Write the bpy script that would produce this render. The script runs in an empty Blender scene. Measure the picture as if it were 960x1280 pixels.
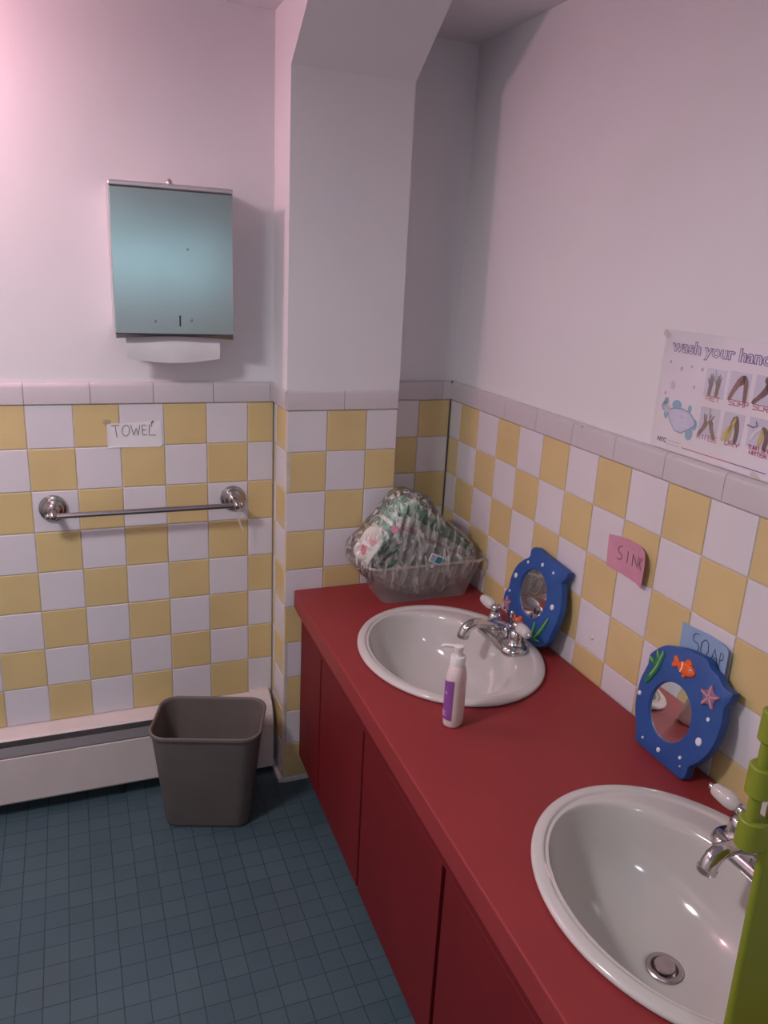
import bpy, bmesh, math, random
from mathutils import Vector, Matrix, noise
random.seed(7)
PI = math.pi
S = bpy.context.scene
COL = S.collection

# ------------------------------------------------------------------ materials
def _nt(name):
    m = bpy.data.materials.new(name); m.use_nodes = True
    nt = m.node_tree
    return m, nt, nt.nodes['Principled BSDF']

def mat(name, col, rough=.5, metal=0, spec=.5, var=0, vscale=8, bump=0, bscale=60, coat=0, alpha=1, trans=0, ior=1.45, stretch=(1, 1, 1), emit=None, estr=0, sss=0):
    m, nt, b = _nt(name)
    N, L = nt.nodes, nt.links
    b.inputs['Base Color'].default_value = (*col, 1)
    b.inputs['Roughness'].default_value = rough
    b.inputs['Metallic'].default_value = metal
    b.inputs['Specular IOR Level'].default_value = spec
    b.inputs['Coat Weight'].default_value = coat
    b.inputs['Coat Roughness'].default_value = .08
    b.inputs['Alpha'].default_value = alpha
    b.inputs['Transmission Weight'].default_value = trans
    b.inputs['IOR'].default_value = ior
    if emit:
        b.inputs['Emission Color'].default_value = (*emit, 1)
        b.inputs['Emission Strength'].default_value = estr
    if var or bump:
        tc = N.new('ShaderNodeTexCoord'); mp = N.new('ShaderNodeMapping')
        mp.inputs['Scale'].default_value = stretch
        L.new(tc.outputs['Object'], mp.inputs['Vector'])
    if var:
        n = N.new('ShaderNodeTexNoise'); n.inputs['Scale'].default_value = vscale; n.inputs['Detail'].default_value = 4
        L.new(mp.outputs[0], n.inputs['Vector'])
        r = N.new('ShaderNodeValToRGB')
        r.color_ramp.elements[0].position = .3; r.color_ramp.elements[1].position = .7
        r.color_ramp.elements[0].color = (*[c * (1 - var) for c in col], 1)
        r.color_ramp.elements[1].color = (*[min(1, c * (1 + var)) for c in col], 1)
        L.new(n.outputs['Fac'], r.inputs['Fac']); L.new(r.outputs['Color'], b.inputs['Base Color'])
    if bump:
        n2 = N.new('ShaderNodeTexNoise'); n2.inputs['Scale'].default_value = bscale; n2.inputs['Detail'].default_value = 3
        L.new(mp.outputs[0], n2.inputs['Vector'])
        bp = N.new('ShaderNodeBump'); bp.inputs['Strength'].default_value = bump; bp.inputs['Distance'].default_value = .002
        L.new(n2.outputs['Fac'], bp.inputs['Height']); L.new(bp.outputs['Normal'], b.inputs['Normal'])
    return m

def film(name, tint, haze, rough=.15, gloss=.5, bump=0, bscale=40):
    """clear or cloudy plastic: transparent mixed with a little diffuse haze and a glossy sheen"""
    m = bpy.data.materials.new(name); m.use_nodes = True
    nt = m.node_tree; N, L = nt.nodes, nt.links; N.clear()
    out = N.new('ShaderNodeOutputMaterial')
    t = N.new('ShaderNodeBsdfTransparent'); t.inputs['Color'].default_value = (1, 1, 1, 1)
    d = N.new('ShaderNodeBsdfDiffuse'); d.inputs['Color'].default_value = (*tint, 1)
    g = N.new('ShaderNodeBsdfGlossy'); g.inputs['Roughness'].default_value = rough; g.inputs['Color'].default_value = (1, 1, 1, 1)
    m1 = N.new('ShaderNodeMixShader'); m1.inputs['Fac'].default_value = haze
    L.new(t.outputs[0], m1.inputs[1]); L.new(d.outputs[0], m1.inputs[2])
    lw = N.new('ShaderNodeFresnel'); lw.inputs['IOR'].default_value = 1.4
    mu = N.new('ShaderNodeMath'); mu.operation = 'MULTIPLY'; mu.inputs[1].default_value = gloss
    L.new(lw.outputs[0], mu.inputs[0])
    m2 = N.new('ShaderNodeMixShader'); L.new(mu.outputs[0], m2.inputs['Fac'])
    L.new(m1.outputs[0], m2.inputs[1]); L.new(g.outputs[0], m2.inputs[2])
    L.new(m2.outputs[0], out.inputs['Surface'])
    if bump:
        tc = N.new('ShaderNodeTexCoord'); n = N.new('ShaderNodeTexNoise'); n.inputs['Scale'].default_value = bscale; n.inputs['Detail'].default_value = 5
        L.new(tc.outputs['Object'], n.inputs['Vector'])
        bp = N.new('ShaderNodeBump'); bp.inputs['Strength'].default_value = bump; bp.inputs['Distance'].default_value = .01
        L.new(n.outputs['Fac'], bp.inputs['Height'])
        L.new(bp.outputs[0], g.inputs['Normal']); L.new(bp.outputs[0], d.inputs['Normal']); L.new(bp.outputs[0], lw.inputs['Normal'])
    return m

M = {}
M['wall'] = mat('wall_paint', (.73, .715, .735), .55, var=.02, vscale=3, bump=.08, bscale=35)
M['ceil'] = mat('ceiling_paint', (.72, .70, .72), .7, var=.02, vscale=3, bump=.05)
M['white_tile'] = mat('white_tile', (.70, .66, .695), .22, var=.03, vscale=5, coat=.2)
M['yellow_tile'] = mat('yellow_tile', (.66, .51, .245), .24, var=.06, vscale=6, coat=.2)
M['cap_tile'] = mat('cap_tile', (.57, .525, .545), .25, var=.03, vscale=5, coat=.2)
M['grout'] = mat('grout', (.56, .50, .44), .85, var=.15, vscale=25)
M['dark_joint'] = mat('dark_joint', (.09, .085, .07), .9)
M['skirt'] = mat('white_caulk', (.62, .62, .58), .6, var=.1, vscale=20)
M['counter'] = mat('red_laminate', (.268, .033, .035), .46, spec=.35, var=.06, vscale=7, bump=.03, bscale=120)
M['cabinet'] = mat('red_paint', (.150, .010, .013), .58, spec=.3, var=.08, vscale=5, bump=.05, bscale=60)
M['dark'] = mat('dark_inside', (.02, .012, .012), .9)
M['porcelain'] = mat('porcelain', (.57, .545, .53), .11, coat=.4, var=.015, vscale=6)
M['chrome'] = mat('chrome', (.62, .60, .60), .10, metal=1)
M['nickel'] = mat('brushed_nickel', (.42, .40, .39), .22, metal=1)
M['drain_metal'] = mat('drain_metal', (.58, .53, .53), .3, metal=1)
M['steel'] = mat('brushed_steel', (.52, .615, .595), .20, metal=1, var=.05, vscale=5, bump=.012, bscale=12)
M['steel_edge'] = mat('steel_edge', (.74, .68, .70), .35, metal=1)
M['paper'] = mat('white_paper', (.78, .75, .77), .8, var=.03, vscale=20)
M['pink_paper'] = mat('pink_paper', (.60, .28, .375), .75, var=.05, vscale=20)
M['pink_tape'] = mat('pink_tape', (.60, .25, .36), .35)
M['blue_paper'] = mat('blue_paper', (.27, .40, .60), .75, var=.05, vscale=20)
M['ink'] = mat('black_ink', (.06, .045, .055), .7)
M['clear_tape'] = film('clear_tape', (.85, .8, .7), .12, .15, .7)
M['heater'] = mat('cream_enamel', (.62, .54, .52), .38, var=.05, vscale=6)
M['damper'] = mat('grey_damper', (.12, .115, .12), .45)
M['can'] = mat('taupe_plastic', (.15, .125, .113), .58, var=.08, vscale=10, bump=.1, bscale=150)
M['bottle'] = mat('pearl_plastic', (.70, .58, .56), .28, coat=.2, var=.03, vscale=15)
M['pump'] = mat('white_plastic', (.74, .71, .69), .3)
M['purple'] = mat('purple_label', (.24, .075, .30), .45, var=.1, vscale=40)
M['label_pale'] = mat('label_print', (.55, .38, .58), .5)
M['blue'] = mat('blue_paint', (.025, .085, .30), .45, var=.12, vscale=18, bump=.08, bscale=60)
M['dot'] = mat('white_paint', (.72, .75, .82), .4)
M['mirror'] = mat('mirror_glass', (.84, .86, .84), .02, metal=1)
M['orange'] = mat('orange_paint', (.78, .13, .03), .4, var=.08, vscale=60)
M['pale_paint'] = mat('pale_paint', (.85, .72, .68), .45)
M['black_paint'] = mat('black_paint', (.02, .02, .02), .3)
M['seagreen'] = mat('green_paint', (.03, .19, .08), .45, var=.15, vscale=60)
M['palegreen'] = mat('pale_green_paint', (.36, .55, .28), .45)
M['violet'] = mat('violet_paint', (.28, .13, .22), .45, var=.12, vscale=60)
M['rose'] = mat('rose_paint', (.55, .32, .36), .45)
M['green'] = mat('lime_plastic', (.205, .235, .018), .4, var=.06, vscale=9, bump=.04, bscale=80)
M['bin'] = film('cloudy_plastic', (.66, .56, .55), .20, .25, .5)
M['binrim'] = film('cloudy_plastic_rim', (.76, .62, .62), .2, .2, .7)
M['wrap'] = film('crinkled_wrap', (.92, .90, .87), .06, .17, 1.6, bump=1.0, bscale=34)
def crease_glints(m):  # white streaks in the haze paint highlights along the crinkles
    nt = m.node_tree; N, L = nt.nodes, nt.links
    tc = N.new('ShaderNodeTexCoord'); mp = N.new('ShaderNodeMapping'); mp.inputs['Rotation'].default_value = (0, .55, 0); mp.inputs['Scale'].default_value = (1.5, 1, .45)
    L.new(tc.outputs['Object'], mp.inputs[0])
    n = N.new('ShaderNodeTexNoise'); n.inputs['Scale'].default_value = 42; n.inputs['Detail'].default_value = 6; n.inputs['Roughness'].default_value = .7; n.inputs['Distortion'].default_value = 1.2
    L.new(mp.outputs[0], n.inputs['Vector'])
    r = N.new('ShaderNodeValToRGB'); r.color_ramp.elements[0].position = .50; r.color_ramp.elements[1].position = .66
    r.color_ramp.elements[0].color = (.04, .03, .03, 1); r.color_ramp.elements[1].color = (.78, .78, .78, 1)
    L.new(n.outputs['Fac'], r.inputs['Fac'])
    mix = [x for x in N if x.type == 'MIX_SHADER' and not x.inputs['Fac'].is_linked][0]
    L.new(r.outputs['Color'], mix.inputs['Fac'])
crease_glints(M['wrap'])
M['diaper'] = mat('diaper_cloth', (.74, .75, .70), .8, var=.12, vscale=35, bump=.7, bscale=55, stretch=(1, 1, .35))
M['waist'] = mat('green_print', (.16, .36, .24), .7, var=.5, vscale=70, bump=.4)
M['pinkband'] = mat('pink_print', (.62, .38, .41), .7, var=.25, vscale=60)
M['cuff'] = mat('green_cuff', (.02, .15, .09), .7, var=.5, vscale=130)
M['print_white'] = mat('printed_front', (.74, .70, .64), .6, var=.04, vscale=20)
M['print_red'] = mat('printed_red', (.72, .13, .18), .6)
M['teal'] = mat('teal_print', (.03, .22, .27), .5)
M['outline'] = mat('purple_outline', (.13, .075, .28), .6)
M['poster_white'] = mat('poster_paper', (.76, .71, .77), .55, var=.03, vscale=8)
M['letter_white'] = mat('letter_fill', (.72, .66, .75), .55)
M['caption'] = mat('caption_red', (.47, .05, .14), .6)
M['picture'] = mat('picture_ground', (.58, .56, .68), .55, var=.06, vscale=25)
M['skin'] = mat('brown_print', (.17, .085, .07), .6, var=.22, vscale=90)
M['skin2'] = mat('brown_red_print', (.24, .10, .085), .6, var=.22, vscale=90)
M['towel_yellow'] = mat('yellow_print', (.55, .43, .12), .6, var=.1, vscale=80)
M['bubble'] = mat('blue_print', (.20, .40, .60), .6, var=.12, vscale=60)
M['bubble_edge'] = mat('blue_outline', (.13, .24, .42), .6)
M['soapbar'] = mat('lilac_print', (.56, .56, .74), .6, var=.08, vscale=50)
M['greydot'] = mat('grey_print', (.40, .38, .48), .6)
M['sleeve'] = film('clear_sleeve', (.85, .82, .85), .02, .12, .25)
M['lamp'] = mat('lamp_diffuser', (.9, .85, .86), .4, emit=(1, .82, .86), estr=2.0)
M['globe'] = mat('pink_globe', (.9, .8, .82), .4, emit=(1, .52, .62), estr=60)
M['pane'] = mat('sky_lit_pane', (.5, .6, .7), .3, emit=(.46, .70, .80), estr=1.2)

def floor_mat():
    m, nt, b = _nt('blue_mosaic_floor')
    N, L = nt.nodes, nt.links
    tc = N.new('ShaderNodeTexCoord'); mp = N.new('ShaderNodeMapping')
    mp.inputs['Location'].default_value = (1.0225, .657, 0)
    L.new(tc.outputs['Object'], mp.inputs['Vector'])
    br = N.new('ShaderNodeTexBrick'); br.offset = 0; br.squash = 1
    br.inputs['Scale'].default_value = 1
    br.inputs['Brick Width'].default_value = .0517; br.inputs['Row Height'].default_value = .0517
    br.inputs['Mortar Size'].default_value = .0011; br.inputs['Mortar Smooth'].default_value = .3
    br.inputs['Color1'].default_value = (.062, .106, .130, 1); br.inputs['Color2'].default_value = (.075, .120, .143, 1)
    br.inputs['Mortar'].default_value = (.030, .050, .060, 1)
    L.new(mp.outputs[0], br.inputs['Vector'])
    nz = N.new('ShaderNodeTexNoise'); nz.inputs['Scale'].default_value = 5; nz.inputs['Detail'].default_value = 5
    L.new(tc.outputs['Object'], nz.inputs['Vector'])
    mx = N.new('ShaderNodeMixRGB'); mx.blend_type = 'MULTIPLY'; mx.inputs['Fac'].default_value = .35
    L.new(br.outputs['Color'], mx.inputs['Color1']); L.new(nz.outputs['Color'], mx.inputs['Color2'])
    hs = N.new('ShaderNodeHueSaturation'); hs.inputs['Saturation'].default_value = 0; L.new(nz.outputs['Color'], hs.inputs['Color'])
    L.new(hs.outputs[0], mx.inputs['Color2'])
    L.new(mx.outputs[0], b.inputs['Base Color'])
    b.inputs['Roughness'].default_value = .5; b.inputs['Specular IOR Level'].default_value = .3
    bp = N.new('ShaderNodeBump'); bp.invert = True; bp.inputs['Strength'].default_value = .4; bp.inputs['Distance'].default_value = .001
    L.new(br.outputs['Fac'], bp.inputs['Height']); L.new(bp.outputs[0], b.inputs['Normal'])
    return m
M['floor'] = floor_mat()

# ------------------------------------------------------------------ mesh builder
class MB:
    def __init__(s): s.v = []; s.f = []; s.m = []
    def add(s, vs, fs, mi=0):
        o = len(s.v); s.v += [Vector(p) for p in vs]
        for f in fs: s.f.append([i + o for i in f]); s.m.append(mi)
    def box(s, lo, hi, mi=0, mtx=None):
        x0, y0, z0 = lo; x1, y1, z1 = hi
        vs = [Vector(p) for p in ((x0,y0,z0),(x1,y0,z0),(x1,y1,z0),(x0,y1,z0),(x0,y0,z1),(x1,y0,z1),(x1,y1,z1),(x0,y1,z1))]
        if mtx: vs = [mtx @ p for p in vs]
        s.add(vs, [(0,3,2,1),(4,5,6,7),(0,1,5,4),(1,2,6,5),(2,3,7,6),(3,0,4,7)], mi)
    def loft(s, rings, mi=0, cap0=True, cap1=True, closed=True):
        n = len(rings[0]); o = len(s.v)
        for r in rings: s.v += [Vector(p) for p in r]
        for a in range(len(rings) - 1):
            for k in range(n if closed else n - 1):
                k2 = (k + 1) % n
                s.f.append([o+a*n+k, o+a*n+k2, o+(a+1)*n+k2, o+(a+1)*n+k]); s.m.append(mi)
        if cap0: s.f.append([o + k for k in reversed(range(n))]); s.m.append(mi)
        if cap1: s.f.append([o + (len(rings)-1)*n + k for k in range(n)]); s.m.append(mi)
    def lathe(s, prof, mtx=None, seg=24, mi=0):
        """prof: (radius, height) along local z"""
        rings = []
        for r, h in prof:
            rr = [Vector((r*math.cos(2*PI*k/seg), r*math.sin(2*PI*k/seg), h)) for k in range(seg)]
            rings.append([mtx @ p for p in rr] if mtx else rr)
        s.loft(rings, mi)
    def tube(s, path, rad, seg=12, mi=0):
        path = [Vector(p) for p in path]; n = len(path)
        rad = rad if isinstance(rad, (list, tuple)) else [rad]*n
        rings = []; up = None
        for i, p in enumerate(path):
            t = (path[min(i+1, n-1)] - path[max(i-1, 0)]).normalized()
            if up is None:
                up = Vector((0,0,1)) if abs(t.z) < .9 else Vector((0,1,0))
            a = t.cross(up).normalized(); up = a.cross(t).normalized()
            rings.append([p + rad[i]*(math.cos(2*PI*k/seg)*a + math.sin(2*PI*k/seg)*up) for k in range(seg)])
        s.loft(rings, mi)
    def sphere(s, c, r, seg=16, rg=10, mi=0, sc=(1,1,1)):
        c = Vector(c)
        rings = []
        for i in range(rg + 1):
            a = PI*(i+.02)/(rg+.04)
            rings.append([c + Vector((r*sc[0]*math.sin(a)*math.cos(2*PI*k/seg), r*sc[1]*math.sin(a)*math.sin(2*PI*k/seg), -r*sc[2]*math.cos(a))) for k in range(seg)])
        s.loft(rings, mi)
    def prism(s, pts, to3, t0, t1, mi=0):
        """pts 2-D outline; to3(a,b,t) -> point; solid between t0 and t1"""
        s.loft([[to3(a, b, t0) for a, b in pts], [to3(a, b, t1) for a, b in pts]], mi)
    def ribbon(s, pts, w, to3, t=.0004, mi=0):
        """flat pen stroke with a small thickness"""
        P = [Vector((a, b)) for a, b in pts]; n = len(P); L = []; R = []
        for i in range(n):
            d = (P[min(i+1,n-1)] - P[max(i-1,0)])
            d = d.normalized() if d.length > 1e-9 else Vector((1,0))
            nn = Vector((-d.y, d.x)) * w/2
            ext = d*w*.4*(-1 if i == 0 else 1 if i == n-1 else 0)
            L.append(P[i]+nn+ext); R.append(P[i]-nn+ext)
        rings = [[to3(L[i].x, L[i].y, t), to3(R[i].x, R[i].y, t), to3(R[i].x, R[i].y, 0), to3(L[i].x, L[i].y, 0)] for i in range(n)]
        s.loft(rings, mi)
    def build(s, name, mats, parent=None, smooth=False, bevel=0, bseg=2, subsurf=0, ang=40, base=None, fix=True):
        me = bpy.data.meshes.new(name)
        off = Vector((0,0,0))
        if parent is not None: off = world_base(parent)
        elif base is not None: off = Vector(base)
        me.from_pydata([p - off for p in s.v], [], s.f)
        mats = mats if isinstance(mats, (list, tuple)) else [mats]
        for m in mats: me.materials.append(m)
        me.polygons.foreach_set('material_index', s.m)
        if fix:
            bm = bmesh.new(); bm.from_mesh(me); bmesh.ops.recalc_face_normals(bm, faces=bm.faces); bm.to_mesh(me); bm.free()
        if smooth:
            me.polygons.foreach_set('use_smooth', [True]*len(me.polygons))
            if smooth == 'angle': me.set_sharp_from_angle(angle=math.radians(ang))
        me.update()
        o = bpy.data.objects.new(name, me); COL.objects.link(o)
        if parent is not None: o.parent = parent
        elif base is not None: o.location = base
        if bevel:
            b = o.modifiers.new('bevel', 'BEVEL'); b.width = bevel; b.segments = bseg; b.limit_method = 'ANGLE'; b.angle_limit = math.radians(35)
        if subsurf:
            b = o.modifiers.new('subdivision', 'SUBSURF'); b.levels = subsurf; b.render_levels = subsurf
        return o

def world_base(o):
    p = Vector((0,0,0))
    while o is not None: p = p + o.location; o = o.parent
    return p

def thing(name, label, cat, loc, group=None):
    o = bpy.data.objects.new(name, None); COL.objects.link(o); o.location = loc
    o.empty_display_size = .05
    o['label'] = label; o['category'] = cat
    if group: o['group'] = group
    return o
def tag(o, label, cat, group=None):
    o['label'] = label; o['category'] = cat
    if group: o['group'] = group
    return o
def struct(o): o['kind'] = 'structure'; return o
def part(o, label): o['label'] = label; return o

def dup(root, delta, label):
    r = root.copy(); COL.objects.link(r); r.location = root.location + Vector(delta); r['label'] = label
    for ch in list(root.children):
        c = ch.copy(); COL.objects.link(c); c.parent = r
        for g in list(ch.children):
            d = g.copy(); COL.objects.link(d); d.parent = c
    return r

def ellipse(cx, cy, ax, ay, n=48, ph=0):
    return [(cx + ax*math.cos(2*PI*k/n+ph), cy + ay*math.sin(2*PI*k/n+ph)) for k in range(n)]
def smooth_loop(pts, it=1):
    for _ in range(it):
        q = []
        for i in range(len(pts)):
            a, b = pts[i], pts[(i+1) % len(pts)]
            q += [(a[0]*.75+b[0]*.25, a[1]*.75+b[1]*.25), (a[0]*.25+b[0]*.75, a[1]*.25+b[1]*.75)]
        pts = q
    return pts
def rrect(cx, cy, hw, hd, r, rot=0, n=6):
    pts = []
    for sx, sy, a0 in ((1,1,0),(-1,1,90),(-1,-1,180),(1,-1,270)):
        for k in range(n+1):
            a = math.radians(a0 + 90*k/n)
            pts.append((sx*(hw-r) + r*math.cos(a), sy*(hd-r) + r*math.sin(a)))
    c, s = math.cos(rot), math.sin(rot)
    return [(cx + x*c - y*s, cy + x*s + y*c) for x, y in pts]

# ------------------------------------------------------------------ the room
T = .1095          # tile pitch
ZC = 1.1127        # top of the square tiles
ZT = 1.167         # top of the bullnose cap
H = 2.046          # ceiling
XL, YF = -2.35, -3.1
PX0, PX1, PD = -.5344, -.2269, .1398   # pillar
YE = -2.45         # right wall tiles end

b = MB(); b.box((XL-.1, YF-.1, -.1), (.15, .15, 0)); struct(b.build('floor', M['floor']))
b = MB(); b.box((XL-.1, YF-.1, H), (.15, .15, H+.1)); struct(b.build('ceiling', M['ceil']))
b = MB(); b.box((XL-.1, .012, 0), (.15, .13, H)); wall_back = struct(b.build('wall_back', M['wall']))
b = MB(); b.box((.012, YF-.1, 0), (.13, .012, H)); wall_right = struct(b.build('wall_right', M['wall']))
b = MB(); b.box((XL-.1, YF-.1, 0), (XL, .012, H)); wall_left = struct(b.build('wall_left', M['wall']))
WX0, WX1, WZ0, WZ1 = -1.0, -.12, 1.29, 1.60
b = MB()
b.box((XL, YF-.1, 0), (WX0, YF, H)); b.box((WX1, YF-.1, 0), (.012, YF, H))
b.box((WX0, YF-.1, 0), (WX1, YF, WZ0)); b.box((WX0, YF-.1, WZ1), (WX1, YF, H))
struct(b.build('wall_front', M['wall']))
b = MB()
fr = .03
b.box((WX0, YF-.08, WZ0), (WX0+fr, YF+.01, WZ1)); b.box((WX1-fr, YF-.08, WZ0), (WX1, YF+.01, WZ1))
b.box((WX0+fr, YF-.08, WZ0), (WX1-fr, YF+.01, WZ0+fr)); b.box((WX0+fr, YF-.08, WZ1-fr), (WX1-fr, YF+.01, WZ1))
win = struct(b.build('window_1', M['steel_edge'], bevel=.003))
b = MB(); b.box((WX0+fr, YF-.06, WZ0+fr), (WX1-fr, YF-.05, WZ1-fr)); b.build('pane', M['pane'], win)

# pillar with a sloping corbel up to the ceiling
b = MB()
sl = .72
prof = [(.012, ZT-.004), (-PD, ZT-.004), (-PD, 1.902), (-PD-(H-1.902)/sl, H), (.012, H)]
b.prism(prof, lambda a, c, t: Vector((t, a, c)), PX0, PX1)
b.box((PX0+.010, -PD+.010, 0), (PX1, .012, ZT-.004))
pillar = struct(b.build('wall_pillar', M['wall']))

def tiled(name, parent, to3, u0, u1, uoff, rows, parity, z0=0.0, cap=True, capoff=0, caplen=.152, corner=True):
    """square tiles from u0..u1 (u runs along the wall, to3(u,z,d) with d out of the wall), pattern origin at uoff"""
    b = MB(); g = .0011; bv = .0016; dp = .011
    k0 = math.floor((u0-uoff)/T + 1e-6); k1 = math.ceil((u1-uoff)/T - 1e-6)
    for r in range(rows):
        za, zb = ZC-(r+1)*T, ZC-r*T
        if zb < z0 + .004: break
        za = max(za, z0)
        for k in range(k0, k1):
            ua, ub = max(u0, uoff+k*T), min(u1, uoff+(k+1)*T)
            if ub-ua < .005: continue
            j = random.uniform(-.0003, .0003)
            rect = lambda i: [(ua+i, za+i), (ub-i, za+i), (ub-i, zb-i), (ua+i, zb-i)]
            R0 = [to3(u, z, -dp+.001) for u, z in rect(g)]
            R1 = [to3(u, z, -bv+j) for u, z in rect(g)]
            R2 = [to3(u, z, -bv*.25+j) for u, z in rect(g+bv*.4)]
            R3 = [to3(u, z, j) for u, z in rect(g+bv*1.2)]
            b.loft([R0, R1, R2, R3], (k+r+parity) % 2, cap0=False)
    # grout bed
    P = [(u0, z0), (u1, z0), (u1, ZC), (u0, ZC)]
    b.loft([[to3(u, z, -dp) for u, z in P], [to3(u, z, -.0022) for u, z in P]], 2, cap0=False)
    b.build('tiling', [M['white_tile'], M['yellow_tile'], M['grout']], parent)
    if cap:
        b = MB(); u = uoff+capoff
        while u > u0: u -= caplen
        while u < u1 - .002:
            ua, ub = max(u0, u), min(u1, u+caplen)
            if ub-ua > .004:
                def sec(uu):
                    z0c, z1c = ZC+.001, ZT
                    return [to3(uu, z0c, -.011), to3(uu, z0c, .002), to3(uu, z0c+.002, .004), to3(uu, z1c-.010, .004), to3(uu, z1c-.005, .0025),
                            to3(uu, z1c-.0015, -.001), to3(uu, z1c, -.006), to3(uu, z1c, -.011)]
                b.loft([sec(ua+.0006), sec(ub-.0006)], 0)
            u += caplen
        P = [(u0, ZC), (u1, ZC), (u1, ZT-.002), (u0, ZT-.002)]
        b.loft([[to3(a, z, -.0115) for a, z in P], [to3(a, z, -.002) for a, z in P]], 1)
        b.build('cap_tiles', [M['cap_tile'], M['grout']], parent, smooth='angle')

XB = -1.1531
tiled('left', wall_back, lambda u, z, d: Vector((u, -d, z)), XL, PX0, XB, 10, 0)
tiled('nook', wall_back, lambda u, z, d: Vector((u, -d, z)), PX1, -.002, -.102, 10, 1, z0=.3, capoff=.07)
tiled('right', wall_right, lambda u, z, d: Vector((-d, -u, z)), .0, -YE, .0674, 10, 1, z0=.3, capoff=.10)
tiled('front', pillar, lambda u, z, d: Vector((u, -PD-d, z)), PX0, PX1, PX0, 10, 0, z0=.0177, capoff=.0018)
tiled('side', pillar, lambda u, z, d: Vector((PX0-d, -PD+u, z)), 0, PD-.004, 0, 10, 1, z0=.0177, capoff=.0)
b = MB(); b.box((PX0-.012, -PD-.001, 0), (PX0+.001, 0, .0165)); b.box((PX0-.001, -PD-.004, 0), (PX1, -PD+.009, .0165))
struct(b.build('trim_1', M['skirt'], bevel=.002))
b = MB(); b.box((-.0035, -.004, .62), (-.0005, -.0005, ZT+.002)); b.build('corner_joint', M['dark_joint'], wall_back)
# a chip in the cap of the right wall and a bump in one white tile
b = MB(); b.sphere((-.004, -.655, 1.1625), .004, 8, 6, sc=(.4, 1.3, .7)); b.build('glaze_chip', M['grout'], wall_right, smooth=True)
b = MB(); b.sphere((-.0005, -.784, .712), .006, 12, 8, sc=(.5, 1, 1)); b.build('glaze_bump', M['white_tile'], wall_right, smooth=True)

# ------------------------------------------------------------------ vanity cabinet and counter
ZK = .618
def fx(y, d=0): return -.512 - .0235*(-y-.14)/1.2 - .0 + d      # front edge of the counter, slightly out of square
CE = -1.80
cab = thing('vanity_cabinet', 'long red painted vanity cabinet with flush doors under the red counter', 'cabinet', (-.3, -.9, 0))
CB = .088
b = MB()
Y0, Y1 = -PD-.004, CE+.01
fc = lambda y: fx(y, .026)
# hollow carcass: ends, bottom, apron rail, back rail, dark strips that paint shade behind the door gaps
b.box((fc(Y0)+.014, Y0-.018, CB), (-.004, Y0, .567)); b.box((fc(Y1)+.014, Y1, CB), (-.004, Y1+.018, .567))
b.loft([[Vector((fc(y)+.014, y, CB)), Vector((-.004, y, CB)), Vector((-.004, y, CB+.016)), Vector((fc(y)+.014, y, CB+.016))] for y in (Y0-.018, Y1+.018)], 0)
b.loft([[Vector((fc(y), y, .507)), Vector((fc(y)+.016, y, .507)), Vector((fc(y)+.016, y, .567)), Vector((fc(y), y, .567))] for y in (Y0, Y1)], 0)
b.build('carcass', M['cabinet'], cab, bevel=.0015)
b = MB()
for yy in (-.348, -.69, -1.114):
    b = MB(); b.box((fc(yy)+.028, yy-.03, CB+.016), (fc(yy)+.04, yy+.03, .507)); b.build('gap_shade', M['dark'], cab)  # near-black strip painting the shade seen through each door gap
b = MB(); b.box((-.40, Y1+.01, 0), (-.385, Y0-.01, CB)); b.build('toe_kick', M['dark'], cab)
edges = [(-PD-.005, -.3440), (-.3530, -.6855), (-.6950, -1.1065), (-1.1205, -1.46), (-1.466, Y1)]
for ya, yb in edges:
    b = MB()
    b.loft([[Vector((fc(y), y, CB)), Vector((fc(y)+.015, y, CB)), Vector((fc(y)+.015, y, .5065)), Vector((fc(y), y, .5065))] for y in (ya, yb)], 0)
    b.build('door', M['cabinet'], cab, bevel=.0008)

SX, SY1, SDY = -.255, -.595, -.793
def add_cut(name, rings):
    b = MB(); b.loft(rings); return b.build(name, M['counter'])
b = MB()
pts = [(fx(CE), CE), (0-.0045, CE), (0-.0045, -.0045), (PX1+.0045, -.0045), (PX1+.0045, -PD-.0045), (-.506, -PD-.0045), (-.510, -PD-.010), (-.512, -PD-.05)]
b.prism(pts, lambda a, c, t: Vector((a, c, t)), ZK-.05, ZK)
ctr = b.build('countertop', M['counter'], base=(-.27, -.9, ZK-.05))
cuts = []
for sy in (SY1, SY1+SDY):
    cuts.append(add_cut('cut', [[Vector((x, y, z)) for x, y in ellipse(SX-.012, sy, .180, .228)] for z in (ZK-.1, ZK+.05)]))
for c in cuts:
    m = ctr.modifiers.new('cut', 'BOOLEAN'); m.operation = 'DIFFERENCE'; m.object = c; m.solver = 'EXACT'
dg = bpy.context.evaluated_depsgraph_get()
me = bpy.data.meshes.new_from_object(ctr.evaluated_get(dg))
ctr.modifiers.clear(); ctr.data = me
for c in cuts: bpy.data.objects.remove(c)
bv = ctr.modifiers.new('bevel', 'BEVEL'); bv.width = .003; bv.segments = 2; bv.limit_method = 'ANGLE'; bv.angle_limit = math.radians(50)
tag(ctr, 'long glossy red laminate countertop holding both oval sinks', 'countertop')

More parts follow.
